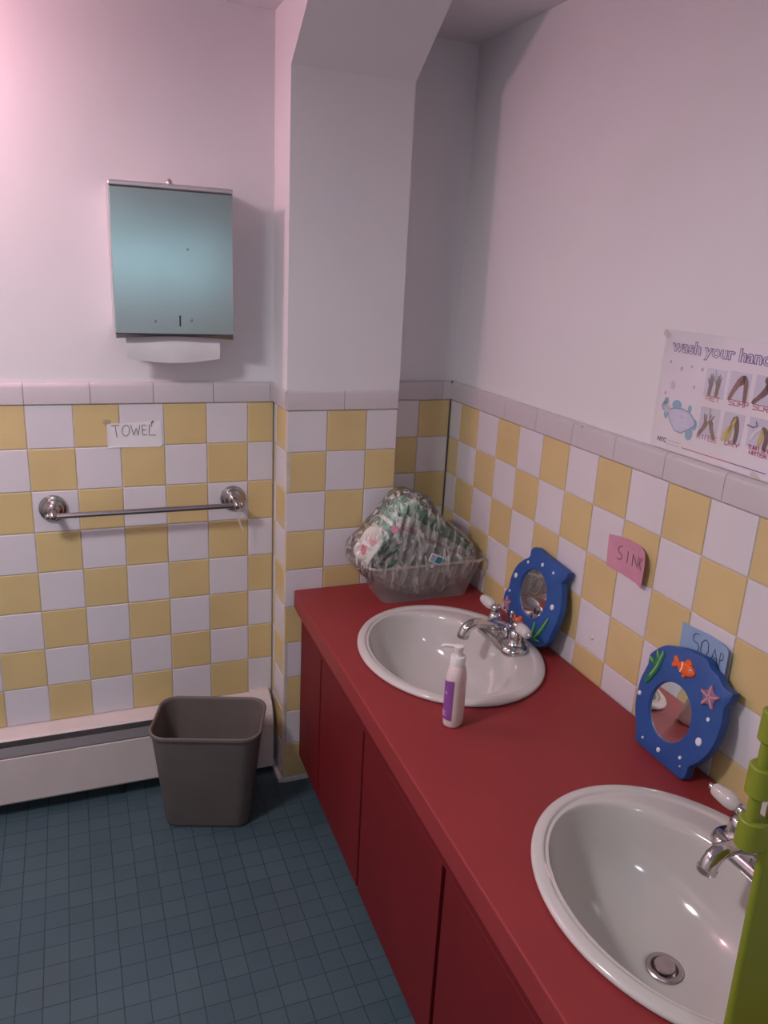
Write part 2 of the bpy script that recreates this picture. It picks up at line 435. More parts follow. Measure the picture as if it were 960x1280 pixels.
# ------------------------------------------------------------------ sinks
def sink(sy, label):
    t = thing('sink', label, 'sink', (SX, sy, ZK), 'drop-in sinks in the red counter')
    R = [  # cx, ax, ay, z, superellipse exponent
        (SX, .186, .232, ZK-.004), (SX, .208, .248, ZK+.0008), (SX, .2120, .2520, ZK+.003), (SX, .2118, .2518, ZK+.0075), (SX, .2100, .2500, ZK+.0108), (SX, .2040, .2440, ZK+.0128),
        (SX-.001, .1950, .2350, ZK+.0138), (SX-.002, .1905, .2305, ZK+.0130), (SX-.0025, .1885, .2285, ZK+.0102), (SX-.0035, .1865, .2265, ZK+.0098),
        (SX-.011, .1745, .219, ZK+.0100), (SX-.020, .164, .2155, ZK+.0098), (SX-.026, .1565, .2125, ZK+.0085), (SX-.0285, .1535, .2095, ZK+.003),
        (SX-.029, .149, .2045, ZK-.012), (SX-.028, .1435, .197, ZK-.034), (SX-.026, .134, .182, ZK-.064), (SX-.022, .116, .155, ZK-.092),
        (SX-.018, .088, .112, ZK-.113), (SX-.014, .055, .066, ZK-.125), (SX-.012, .030, .032, ZK-.1295), (SX-.012, .0245, .0245, ZK-.1305), (SX-.012, .0243, .0243, ZK-.15)]
    b = MB()
    b.loft([[Vector((x, y, z)) for x, y in ellipse(cx, sy, ax, ay, 72)] for cx, ax, ay, z in R], 0, cap0=False, cap1=False)
    o = b.build('basin', M['porcelain'], t, smooth=True, subsurf=1, fix=False)
    dx, dz = SX-.012, ZK-.1305
    mt = Matrix.Translation((dx, sy, dz))
    b = MB()
    b.lathe([(.0245, -.018), (.0278, .0), (.0278, .002), (.0262, .0034), (.0205, .0030), (.0185, .0005), (.0175, -.018), (.0175, -.02)], mt, 32)
    d = part(b.build('drain', M['drain_metal'], t, smooth='angle'), 'metal drain ring')
    b = MB(); b.lathe([(.006, -.018), (.006, .001), (.0155, .002), (.0162, .0045), (.0150, .0075), (.010, .0090), (.002, .0094)], mt, 28)
    b.build('stopper', M['drain_metal'], d, smooth='angle')
    return t
s1 = sink(SY1, 'white oval sink at the far end beside the bagged diapers')
s2 = dup(s1, (0, SDY, 0), 'white oval sink nearest the camera beside the green panel')

# ------------------------------------------------------------------ faucets
def faucet(label):
    fxc, fy, z0 = -.107, -.593, ZK+.0102
    t = thing('faucet', label, 'faucet', (fxc, fy, z0), 'chrome faucets on the sinks')
    b = MB()
    def stad(hw, hl, z):
        pts = rrect(fxc-.006, fy, hw, hl, hw*.98, 0, 8); return [Vector((x, y, z)) for x, y in pts]
    b.loft([stad(.0335, .086, z0), stad(.0340, .0865, z0+.004), stad(.0325, .085, z0+.009), stad(.0285, .081, z0+.0145), stad(.0235, .076, z0+.0180)], 0)
    b.build('base', M['chrome'], t, smooth='angle', ang=50)
    b = MB()
    hub = [(.021, .012), (.021, .020), (.0185, .032), (.0165, .040), (.011, .044), (.003, .045)]
    b.lathe(hub, Matrix.Translation((fxc, fy, z0)), 24)
    P = [(fxc+.004, .030), (fxc-.018, .0405), (fxc-.042, .0490), (fxc-.064, .0540), (fxc-.080, .0550), (fxc-.094, .0525), (fxc-.104, .0460), (fxc-.1095, .0375), (fxc-.1115, .0300)]
    rr = [.0150, .0138, .0122, .0115, .0118, .0124, .0130, .0134, .0136]
    b.tube([(x, fy, z0+z) for x, z in P], rr, 18)
    sp = b.build('spout', M['chrome'], t, smooth='angle', ang=50)
    b = MB(); ax = Vector((-.25, 0, -1)).normalized()
    mt = Matrix.Translation((fxc-.1116, fy, z0+.0295)) @ ax.to_track_quat('Z', 'Y').to_matrix().to_4x4()
    b.lathe([(.0115, -.002), (.0146, 0), (.0146, .007), (.0135, .0085), (.0100, .0085), (.0095, .006)], mt, 20)
    b.build('aerator', M['chrome'], sp, smooth='angle')
    for s in (1, -1):
        hy = fy + s*.0515
        mt = Matrix.Translation((fxc, hy, z0))
        b = MB()
        b.lathe([(.0225, .010), (.0240, .0145), (.0215, .019), (.0182, .022), (.0172, .034), (.0160, .046), (.0125, .050), (.0085, .0525), (.0085, .055),
                 (.0112, .0585), (.0122, .063), (.0112, .0675), (.0070, .0715), (.001, .0726)], mt, 24)
        hd = b.build('handle', M['chrome'], t, smooth='angle', ang=55)
        d = Vector((-.10, s*1, .05)).normalized()
        ml = Matrix.Translation((fxc, hy, z0+.0632)) @ d.to_track_quat('Z', 'Y').to_matrix().to_4x4()
        b = MB(); b.lathe([(.0050, .006), (.0078, .0095), (.0098, .012), (.0122, .0165), (.0136, .023), (.0138, .031), (.0130, .041), (.0120, .050), (.0104, .0552), (.0070, .0582), (.002, .0590)], ml, 24)
        part(b.build('lever', M['porcelain'], hd, smooth=True), 'white porcelain lever')
        b = MB(); b.lathe([(.0040, .0565), (.0054, .0590), (.0054, .0630), (.0038, .0670), (.0008, .0680)], ml, 16)
        b.build('lever_tip', M['chrome'], hd, smooth=True)
    b = MB(); b.lathe([(.0022, .030), (.0022, .056), (.0052, .058), (.0056, .062), (.0036, .0655), (.0048, .069), (.0040, .0735), (.0008, .0755)], Matrix.Translation((fxc+.0155, fy, z0)), 16)
    b.build('lift_rod', M['chrome'], t, smooth='angle', ang=60)
    return t
f1 = faucet('chrome faucet on the far sink with two white porcelain lever handles')
f2 = dup(f1, (0, SDY, 0), 'chrome faucet on the nearest sink partly behind the green panel')

# ------------------------------------------------------------------ soap bottle
bx, by = -.380, -.872
t = thing('soap_bottle', 'pale pump soap bottle with a purple label before the far sink', 'bottle', (bx, by, ZK))
rot = math.radians(38)
def oval(hw, hd, z, n=40):
    c, s = math.cos(rot), math.sin(rot); out = []
    for k in range(n):
        a = 2*PI*k/n; x = hw*math.copysign(abs(math.cos(a))**.85, math.cos(a)); y = hd*math.copysign(abs(math.sin(a))**.85, math.sin(a))
        out.append(Vector((bx+x*c-y*s, by+x*s+y*c, ZK+z)))
    return out
prof = [(.019, .0145, 0), (.0222, .0172, .0015), (.0236, .0184, .006), (.0238, .0187, .03), (.0236, .0187, .07), (.0232, .0184, .098), (.0222, .0178, .111), (.0195, .0165, .120), (.016, .0150, .1265), (.0142, .0140, .1300), (.0135, .0135, .1310)]
b = MB(); b.loft([oval(*p) for p in prof], 0)
b.build('body', M['bottle'], t, smooth='angle', ang=60)
def patch(b, a0, a1, z0, z1, off, skew=0, n=10, mi=0):
    hw, hd = .0238+off, .0187+off; rings = []
    c, s = math.cos(rot), math.sin(rot)
    for o in (0, .0006):
        for zz in ((z0, z1),):
            pass
    def P(a, z, o):
        x = (hw+o)*math.copysign(abs(math.cos(a))**.85, math.cos(a)); y = (hd+o)*math.copysign(abs(math.sin(a))**.85, math.sin(a))
        return Vector((bx+x*c-y*s, by+x*s+y*c, ZK+z))
    rings = []
    for k in range(n+1):
        a = a0+(a1-a0)*k/n; zt = z1 + skew*k/n
        rings.append([P(a, z0, 0), P(a, zt, 0), P(a, zt, .0006), P(a, z0, .0006)])
    b.loft(rings, mi)
b = MB(); patch(b, math.radians(118), math.radians(196), .018, .098, .0003, .006)
lab = part(b.build('label', M['purple'], t, smooth='angle'), 'purple label')
for z, a0, a1 in ((.074, 150, 168), (.077, 152, 165), (.034, 132, 165), (.030, 132, 158), (.026, 132, 166)):
    b = MB(); patch(b, math.radians(a0), math.radians(a1), z, z+.0016, .0010); b.build('label_print', M['label_pale'], lab)
mt = Matrix.Translation((bx, by, ZK))
b = MB(); b.lathe([(.0128, .129), (.0150, .1305), (.0150, .1475), (.0140, .1490), (.0085, .1495), (.0080, .1530)], mt, 28)
pc = b.build('pump_collar', M['pump'], t, smooth='angle')
b = MB(); b.lathe([(.0080, .1525), (.0088, .1545), (.0088, .1625), (.0098, .1650), (.0098, .1690), (.0085, .1700), (.002, .1704)], mt, 24)
d = Vector((-.9, .43, 0)).normalized()
q = Vector((bx, by, ZK))
b.tube([q + Vector((0,0,.1668)) - d*.006, q + d*.014 + Vector((0,0,.1682)), q + d*.027 + Vector((0,0,.1685)), q + d*.033 + Vector((0,0,.1655))], [.0044, .0040, .0033, .0028], 12)
b.build('pump_head', M['pump'], t, smooth='angle')

# ------------------------------------------------------------------ sea-themed mirrors
def seamirror(label, base, top, yc, outline, oval_c, oval_r, thick):
    xb, zb = base; xt, zt = top
    u = Vector((xt-xb, 0, zt-zb)).normalized(); h = Vector((0, -1, 0)); n = Vector((-u.z, 0, u.x))
    o = Vector((xb, yc, zb))
    P = lambda s, tt, d: o + h*s + u*tt + n*d
    t = thing('table_mirror', label, 'mirror', o, 'blue sea mirrors leaning on the tiles')
    N = 96
    out = smooth_loop(outline, 2)
    # resample the outline by angle about the oval's centre so that ring and opening can be bridged
    def ray_out(a):
        d = Vector((math.cos(a), math.sin(a))); best = 0
        for i in range(len(out)):
            p = Vector(out[i]) - Vector(oval_c); q = Vector(out[(i+1) % len(out)]) - Vector(oval_c); e = q - p
            den = d.x*e.y - d.y*e.x
            if abs(den) < 1e-12: continue
            r = (p.x*e.y - p.y*e.x)/den; w = (p.x*d.y - p.y*d.x)/den
            if -1e-6 <= w <= 1+1e-6 and r > best: best = r
        return best
    ro = [ray_out(2*PI*k/N) for k in range(N)]
    ang = [2*PI*k/N for k in range(N)]
    OC = oval_c
    def outer(ins, d): return [P(OC[0]+(r-ins)*math.cos(a), OC[1]+(r-ins)*math.sin(a), d) for r, a in zip(ro, ang)]
    def inner(gr, d):
        res = []
        for a in ang:
            rr = 1/math.sqrt((math.cos(a)/(oval_r[0]+gr))**2 + (math.sin(a)/(oval_r[1]+gr))**2)
            res.append(P(OC[0]+rr*math.cos(a), OC[1]+rr*math.sin(a), d))
        return res
    b = MB()
    b.loft([inner(0, -thick+.004), inner(0, -.002), inner(.0012, 0), outer(.004, 0), outer(.0012, -.0012), outer(0, -.004), outer(0, -thick+.002), outer(.002, -thick), inner(.004, -thick), inner(0, -thick+.004)], 0, cap0=False, cap1=False)
    b.build('frame', M['blue'], t, smooth='angle', ang=35)
    b = MB(); b.loft([inner(.001, -.0085), inner(.001, -.0048)], 0)
    b.build('mirror_glass', M['mirror'], t)
    return t, P
def blob(b, P, pts, h, mi=0, it=1, ins=.0012, d0=-.0005):
    q = smooth_loop(pts, it) if it else pts
    cx = sum(p[0] for p in q)/len(q); cy = sum(p[1] for p in q)/len(q)
    def ring(f, d): return [P(cx+(x-cx)*f, cy+(y-cy)*f, d) for x, y in q]
    b.loft([ring(1, d0), ring(1, h*.5), ring(.9, h*.85), ring(.7, h)], mi)
def dots(P, t, lst):
    for s, tt, r in lst:
        b = MB(); blob(b, P, ellipse(s, tt, r, r*1.12, 16), .0022, it=0); b.build('bubble_dot', M['dot'], t, smooth='angle')
def star(P, t, s, tt, r, rot=0):
    b = MB(); pts = []
    for k in range(10):
        a = PI/2 + rot + k*PI/5; rr = r if k % 2 == 0 else r*.42
        pts.append((s+rr*math.cos(a), tt+rr*math.sin(a)))
    blob(b, P, pts, .0045, it=1)
    st = part(b.build('starfish', M['violet'], t, smooth='angle'), 'violet starfish')
    b = MB()
    for k in range(5):
        a = PI/2 + rot + k*2*PI/5
        b.ribbon([(s+r*.12*math.cos(a), tt+r*.12*math.sin(a)), (s+r*.68*math.cos(a), tt+r*.68*math.sin(a))], r*.11, lambda p, q, d: P(p, q, .0042+d), .0008)
    b.build('starfish_ridge', M['rose'], st)
def fish(P, t, s, tt, L, flip=1):
    """a plain little orange fish: oval body, forked tail, two fins, one eye"""
    b = MB()
    f = lambda x, y: (s + flip*x*L, tt + y*L)
    blob(b, P, [f(.50*math.cos(2*PI*k/16), .27*math.sin(2*PI*k/16)) for k in range(16)], .006, it=0)
    blob(b, P, [f(-.40, .06), f(-.66, .30), f(-.80, .24), f(-.72, .02), f(-.80, -.2), f(-.66, -.24), f(-.40, -.06)], .0045, it=1)
    blob(b, P, [f(-.20, .20), f(-.10, .42), f(.06, .44), f(.22, .34), f(.22, .18)], .004, it=1)
    blob(b, P, [f(-.10, -.20), f(-.12, -.38), f(.04, -.40), f(.12, -.22)], .004, it=1)
    fo = part(b.build('fish', M['orange'], t, smooth='angle'), 'plain orange fish')
    b = MB()
    b.ribbon([f(-.20, -.20), f(-.16, .0), f(-.20, .20)], .06*L, lambda p, q, d: P(p, q, .0055+d), .0006)
    blob(b, P, ellipse(*f(.30, .06), .075*L, .075*L, 12), .0066, it=0)
    b.build('fish_mark', M['pale_paint'], fo)
    b = MB(); blob(b, P, ellipse(*f(.32, .06), .042*L, .042*L, 10), .0074, it=0); b.build('fish_eye', M['black_paint'], fo)
def weed(P, t, strands):
    b = MB(); b2 = MB()
    for pts, w in strands:
        n = len(pts); L, R = [], []
        for i in range(n):
            d = (Vector(pts[min(i+1, n-1)]) - Vector(pts[max(i-1, 0)])).normalized(); k = w*(.55 + .6*math.sin(PI*(i+.35)/(n-.3)))
            L.append((pts[i][0]-d.y*k, pts[i][1]+d.x*k)); R.append((pts[i][0]+d.y*k, pts[i][1]-d.x*k))
        blob(b, P, L + R[::-1], .0042, it=1)
        b2.ribbon(pts[1:], w*.35, lambda p, q, d: P(p, q, .0038+d), .0008)
    o = part(b.build('seaweed', M['seagreen'], t, smooth='angle'), 'green seaweed')
    b2.build('seaweed_vein', M['palegreen'], o)

M2 = [(-0.0756,0.2057),(-0.0598,0.2099),(-0.0465,0.2148),(-0.0299,0.2201),(-0.0091,0.2232),(0.0053,0.2232),(0.018,0.2268),(0.0287,0.2224),(0.0366,0.2124),(0.0502,0.2126),(0.0605,0.2084),(0.07,0.1983),(0.0823,0.1967),(0.0942,0.1992),(0.1014,0.1937),(0.0952,0.182),(0.0881,0.1684),(0.0908,0.1547),(0.0951,0.1448),(0.0957,0.1285),(0.0955,0.1061),(0.0917,0.084),(0.0837,0.0632),(0.0714,0.0436),(0.059,0.031),(0.0612,0.0179),(0.0611,0.006),(0.0531,0.0006),(0.0336,0.0004),(-0.0012,0.0004),(-0.0313,0.0004),(-0.0552,0.0011),(-0.0752,0.0027),(-0.0781,0.0136),(-0.0822,0.0268),(-0.0953,0.0474),(-0.1048,0.0703),(-0.1077,0.0906),(-0.1102,0.1143),(-0.1068,0.1347),(-0.1012,0.1591),(-0.1074,0.1652),(-0.1047,0.1757),(-0.0885,0.1943)]
t, P = seamirror('blue sea mirror with orange fish leaning before the SOAP note', (-.068, ZK+.001), (-.028, .83), -1.11, M2, (-.0180, .0965), (.0525, .0555), .020)
dots(P, t, [(-.0985, .092, .0042), (.0679, .1315, .0036), (.0644, .0853, .0068), (.0386, .0368, .0032), (.0443, .0228, .0018), (-.0126, .0204, .0042), (-.0566, .0196, .0024)])
star(P, t, .0561, .1683, .027, .1)
fish(P, t, -.010, .1880, .044, 1)
weed(P, t, [([(-.0925, .1176), (-.0845, .138), (-.0765, .158), (-.0715, .1922)], .0060), ([(-.0840, .158), (-.0900, .165), (-.0985, .1690)], .0052), ([(-.0790, .165), (-.0800, .178), (-.0860, .1880)], .0050)])

M1 = [(-0.047,0.1877),(-0.0451,0.1957),(-0.0482,0.2043),(-0.0455,0.2126),(-0.0334,0.2188),(-0.0185,0.2186),(0.0103,0.2146),(0.0434,0.2127),(0.076,0.2098),(0.1015,0.2081),(0.1127,0.2056),(0.1135,0.198),(0.1057,0.1903),(0.0957,0.1829),(0.1027,0.1673),(0.1116,0.1434),(0.1189,0.1187),(0.118,0.0951),(0.114,0.0699),(0.1063,0.0522),(0.1076,0.0362),(0.0933,0.0149),(0.0673,0.0005),(0.0369,0.0005),(-0.002,0.0005),(-0.0377,0.0005),(-0.0668,0.0118),(-0.0846,0.0296),(-0.1046,0.0364),(-0.1128,0.0536),(-0.1129,0.0691),(-0.1074,0.0778),(-0.101,0.0843),(-0.1031,0.0988),(-0.1013,0.1249),(-0.0907,0.1517),(-0.0691,0.1734)]
t, P = seamirror('blue sea mirror leaning on the tiles behind the far sink faucet', (-.058, ZK+.0142), (-.0235, .845), -.59, M1, (.0010, .1110), (.0590, .0590), .019)
dots(P, t, [(-.0812, .1264, .0060), (-.0447, .1751, .0036), (.0135, .1897, .0046), (.0609, .1871, .0032), (-.091, .0812, .0030), (.0886, .113, .0062)])
star(P, t, -.088, .048, .024, .25)
fish(P, t, -.018, .026, .040, 1)
weed(P, t, [([(.045, .012), (.058, .022), (.072, .046), (.0896, .0847)], .0055), ([(.045, .014), (.044, .030), (.0436, .055)], .0045), ([(.050, .014), (.062, .018), (.078, .022)], .0045)])

# ------------------------------------------------------------------ handwritten notes
RW = lambda d0: (lambda u, z, d: Vector((-d0-d, u, z)))     # right wall, d out of the wall
BW = lambda d0: (lambda u, z, d: Vector((u, -d0-d, z)))     # back wall
def note(name, label, cat, outline, to3, material, curl, strokes, tapes, w, tapemat, base):
    """a thin sheet with a little curl at one side; strokes are pen ribbons lying on it"""
    t = thing(name, label, cat, base)
    W = lambda u, z, d: to3(u, z, d + curl(u, z))
    cx = sum(p[0] for p in outline)/len(outline); cy = sum(p[1] for p in outline)/len(outline)
    b = MB(); NR = 8
    def edge(f): return [(cx+(x-cx)*f, cy+(y-cy)*f) for x, y in outline]
    rr = [[W(x, y, .0005) for x, y in edge(max(.02, k/NR))] for k in range(NR+1)]
    back = [[W(x, y, 0) for x, y in edge(max(.02, k/NR))] for k in reversed(range(NR+1))]
    b.loft(rr + back, 0)
    b.build('sheet', material, t)
    b = MB()
    for st in strokes:
        fine = []
        for i in range(len(st)-1):
            for k in range(3): fine.append((st[i][0]+(st[i+1][0]-st[i][0])*k/3, st[i][1]+(st[i+1][1]-st[i][1])*k/3))
        fine.append(st[-1])
        b.ribbon(fine, w, lambda u, z, d: W(u, z, .0010+d), .0003)
    b.build('handwriting', M['ink'], t)
    for tp in tapes:
        b = MB(); b.loft([[W(u, z, .0006) for u, z in tp], [W(u, z, .0009) for u, z in tp]], 0)
        b.build('tape', tapemat, t)
    return t

def rs(st, f):  # rescale a word about its middle
    return st
sink_out = [(-.7943,.9592),(-.8258,.965),(-.8608,.9689),(-.9012,.9672),(-.9180,.9620),(-.9270,.953),(-.9321,.9397),(-.9318,.922),(-.9300,.905),(-.9243,.8889),(-.896,.8882),(-.8544,.89),(-.7986,.8893),(-.796,.92)]
note('paper_sign', 'pink handwritten SINK note stuck on the checkered tiles', 'sign', sink_out, RW(.0008), M['pink_paper'],
     lambda u, z: .016*max(0, (-.885-u)/.047)**2, [
     [(-.8427,.9486),(-.8334,.9441),(-.8306,.9374),(-.8342,.9322),(-.8423,.9311),(-.8454,.9253),(-.8409,.9183),(-.8301,.9176)], [(-.8621,.9442),(-.8623,.919)],
     [(-.8787,.9195),(-.8774,.9438),(-.8944,.9215),(-.896,.945)], [(-.9018,.944),(-.9015,.9202)], [(-.9121,.9458),(-.9022,.9324),(-.9136,.9217)]],
     [[(-.862,.9675),(-.893,.9675),(-.893,.9605),(-.8605,.9585)], [(-.8526,.9036),(-.8908,.9042),(-.8902,.8939),(-.8519,.8931)]], .0013, M['pink_tape'], (0, -.862, .888))
soap_out = [(-1.0391,.8674),(-1.0637,.8679),(-1.1065,.872),(-1.1412,.8718),(-1.1633,.8701),(-1.1658,.857),(-1.1655,.8175),(-1.1591,.789),(-1.130,.770),(-1.10,.760),(-1.045,.757),(-1.041,.81)]
note('paper_sign', 'blue handwritten SOAP note half hidden behind a blue mirror', 'sign', soap_out, RW(.0008), M['blue_paper'],
     lambda u, z: .012*max(0, (-1.12-u)/.046)**2, [
     [(-1.0838,.8613),(-1.0749,.86),(-1.0704,.852),(-1.0729,.8444),(-1.0825,.8432),(-1.0883,.8387),(-1.0868,.8292),(-1.0792,.8254)],
     [(-1.0991,.8579),(-1.093,.8498),(-1.0928,.8351),(-1.0991,.8237),(-1.1065,.826),(-1.1109,.8412),(-1.1088,.8546),(-1.1023,.8595),(-1.0991,.8579)],
     [(-1.1192,.8253),(-1.1251,.8526),(-1.1380,.8255)], [(-1.1212,.8364),(-1.1335,.8364)], [(-1.143,.816),(-1.1410,.8532),(-1.1500,.854),(-1.1516,.8461),(-1.1429,.8386)]],
     [], .0013, M['clear_tape'], (0, -1.1, .757))
tow_out = [(-.9651,1.0644),(-.9107,1.0640),(-.8323,1.0690),(-.8310,1.0026),(-.8408,.9997),(-.90,1.0002),(-.9664,1.0012)]
note('paper_sign', 'white handwritten TOWEL note with an arrow below the paper dispenser', 'sign', tow_out, BW(.0008), M['paper'],
     lambda u, z: .0015*max(0, (-.957-u)/.01)**2, [
     [(-.9544,1.0577),(-.9363,1.0587)], [(-.9458,1.0583),(-.9428,1.0282)],
     [(-.9201,1.059),(-.9274,1.0538),(-.9299,1.043),(-.9264,1.0321),(-.9194,1.0301),(-.9123,1.0382),(-.9113,1.0512),(-.916,1.0582),(-.9201,1.059)],
     [(-.9079,1.0587),(-.9009,1.0313),(-.8949,1.0508),(-.8906,1.031),(-.8854,1.0581)], [(-.8695,1.0582),(-.8803,1.0574),(-.8792,1.0318),(-.8684,1.033)], [(-.8797,1.0449),(-.8704,1.0458)],
     [(-.8616,1.0587),(-.8637,1.0313),(-.8464,1.0308)], [(-.8570,1.054),(-.8553,1.063)],
     [(-.8575,1.0632),(-.8560,1.0652),(-.8545,1.0632),(-.8530,1.066),(-.8540,1.0680),(-.8515,1.0682)], [(-.8570,1.0645),(-.8510,1.0670)]],
     [[(-.974,1.076),(-.956,1.073),(-.957,1.062),(-.976,1.064)]], .0014, M['clear_tape'], (-.898, 0, 1.0))

# ------------------------------------------------------------------ hand-washing poster
def textmesh(b, body, size, off, o3, shear=0, thick=.0003, sx=1, mi=0):
    cu = bpy.data.curves.new('txt', 'FONT'); cu.body = body; cu.size = size; cu.offset = off; cu.resolution_u = 3; cu.extrude = thick/2
    to = bpy.data.objects.new('txt', cu); COL.objects.link(to)
    me = bpy.data.meshes.new_from_object(to.evaluated_get(bpy.context.evaluated_depsgraph_get()))
    b.add([o3(v.co.x*sx, v.co.y, v.co.z + thick/2) for v in me.vertices], [list(p.vertices) for p in me.polygons], mi)
    bpy.data.objects.remove(to); bpy.data.curves.remove(cu); bpy.data.meshes.remove(me)

pt = thing('wash_poster', 'white wash your hands poster standing on the tile cap, right wall', 'poster', (.008, -1.015, ZT+.001))
PZ = lambda d: (lambda u, z, e: Vector((.0095-d-e, u, z)))     # painted wall stands 12 mm behind the tile face
py0, py1, pz0, pz1 = -.873, -1.157, 1.1685, 1.386
def rect(a0, a1, c0, c1): return [(a0, c0), (a1, c0), (a1, c1), (a0, c1)]
b = MB(); b.prism(rect(py0, py1, pz0, pz1), PZ(0), 0, .0006); b.build('sheet', M['poster_white'], pt)
b = MB(); b.prism(rect(py0+.006, py1-.006, pz0-.0005, pz1+.004), PZ(.0026), 0, .0003); b.build('plastic_sleeve', M['sleeve'], pt)
E0 = .0007
b = MB(); SZ = .0295
def place(u0, z0, e): return lambda x, y, d: Vector((.0095-e-d, u0-x, z0+y))
textmesh(b, 'wash your hands', SZ, .00135, place(-.888, 1.3525, E0), sx=1.22)
b.build('title_outline', M['outline'], pt)
b = MB(); textmesh(b, 'wash your hands', SZ, -.00022, place(-.888, 1.3525, E0+.0004), sx=1.22)
b.build('title_lettering', M['letter_white'], pt)

GL = {'W': [[(0,1),(0,0),(.5,.5),(1,0),(1,1)]], 'E': [[(1,1),(0,1),(0,0),(1,0)],[(0,.5),(.8,.5)]], 'T': [[(0,1),(1,1)],[(.5,1),(.5,0)]],
      'S': [[(1,1),(0,1),(0,.5),(1,.5),(1,0),(0,0)]], 'O': [[(0,0),(0,1),(1,1),(1,0),(0,0)]], 'A': [[(0,0),(0,1),(1,1),(1,0)],[(0,.5),(1,.5)]],
      'P': [[(0,0),(0,1),(1,1),(1,.5),(0,.5)]], 'C': [[(1,1),(0,1),(0,0),(1,0)]], 'R': [[(0,0),(0,1),(1,1),(1,.5),(0,.5)],[(.4,.5),(1,0)]],
      'U': [[(0,1),(0,0),(1,0),(1,1)]], 'B': [[(0,0),(0,1),(.9,1),(.9,.55),(0,.5)],[(.9,.5),(1,.45),(1,0),(0,0)]], 'I': [[(.5,0),(.5,1)]],
      'N': [[(0,0),(0,1),(1,1),(1,0)]], 'D': [[(0,0),(0,1),(.7,1),(1,.7),(1,.3),(.7,0),(0,0)]], 'Y': [[(0,1),(0,.5),(1,.5),(1,1)],[(.5,.5),(.5,0)]],
      'F': [[(0,0),(0,1),(1,1)],[(0,.5),(.8,.5)]], ' ': []}
def caption(word, u0, z0, w, h):
    b = MB(); n = len(word); cw = w/n
    for i, c in enumerate(word):
        for st in GL[c]:
            b.ribbon([(u0-(i+.1+.72*x)*cw, z0+y*h) for x, y in st], .00155, PZ(E0+.0003), .0003)
    b.build('caption_lettering', M['caption'], pt)
cells = {'WET': (-.983, -1.030, 1.283, 1.333), 'SOAP': (-1.038, -1.084, 1.285, 1.335), 'SCRUB': (-1.094, -1.142, 1.286, 1.336),
         'RINSE': (-.984, -1.030, 1.211, 1.265), 'DRY': (-1.040, -1.086, 1.214, 1.266), 'TURN': (-1.097, -1.145, 1.217, 1.267)}
for c in cells.values():
    b = MB(); b.prism(rect(*c), PZ(E0), 0, .0002); b.build('picture_panel', M['picture'], pt)
def limb(b, pts, ws, e=.0003):
    L, R = [], []; n = len(pts)
    for i in range(n):
        d = (Vector(pts[min(i+1, n-1)])-Vector(pts[max(i-1, 0)])).normalized()
        L.append((pts[i][0]-d.y*ws[i], pts[i][1]+d.x*ws[i])); R.append((pts[i][0]+d.y*ws[i], pts[i][1]-d.x*ws[i]))
    b.prism(smooth_loop(L+R[::-1], 1), PZ(E0+e), 0, .0003)
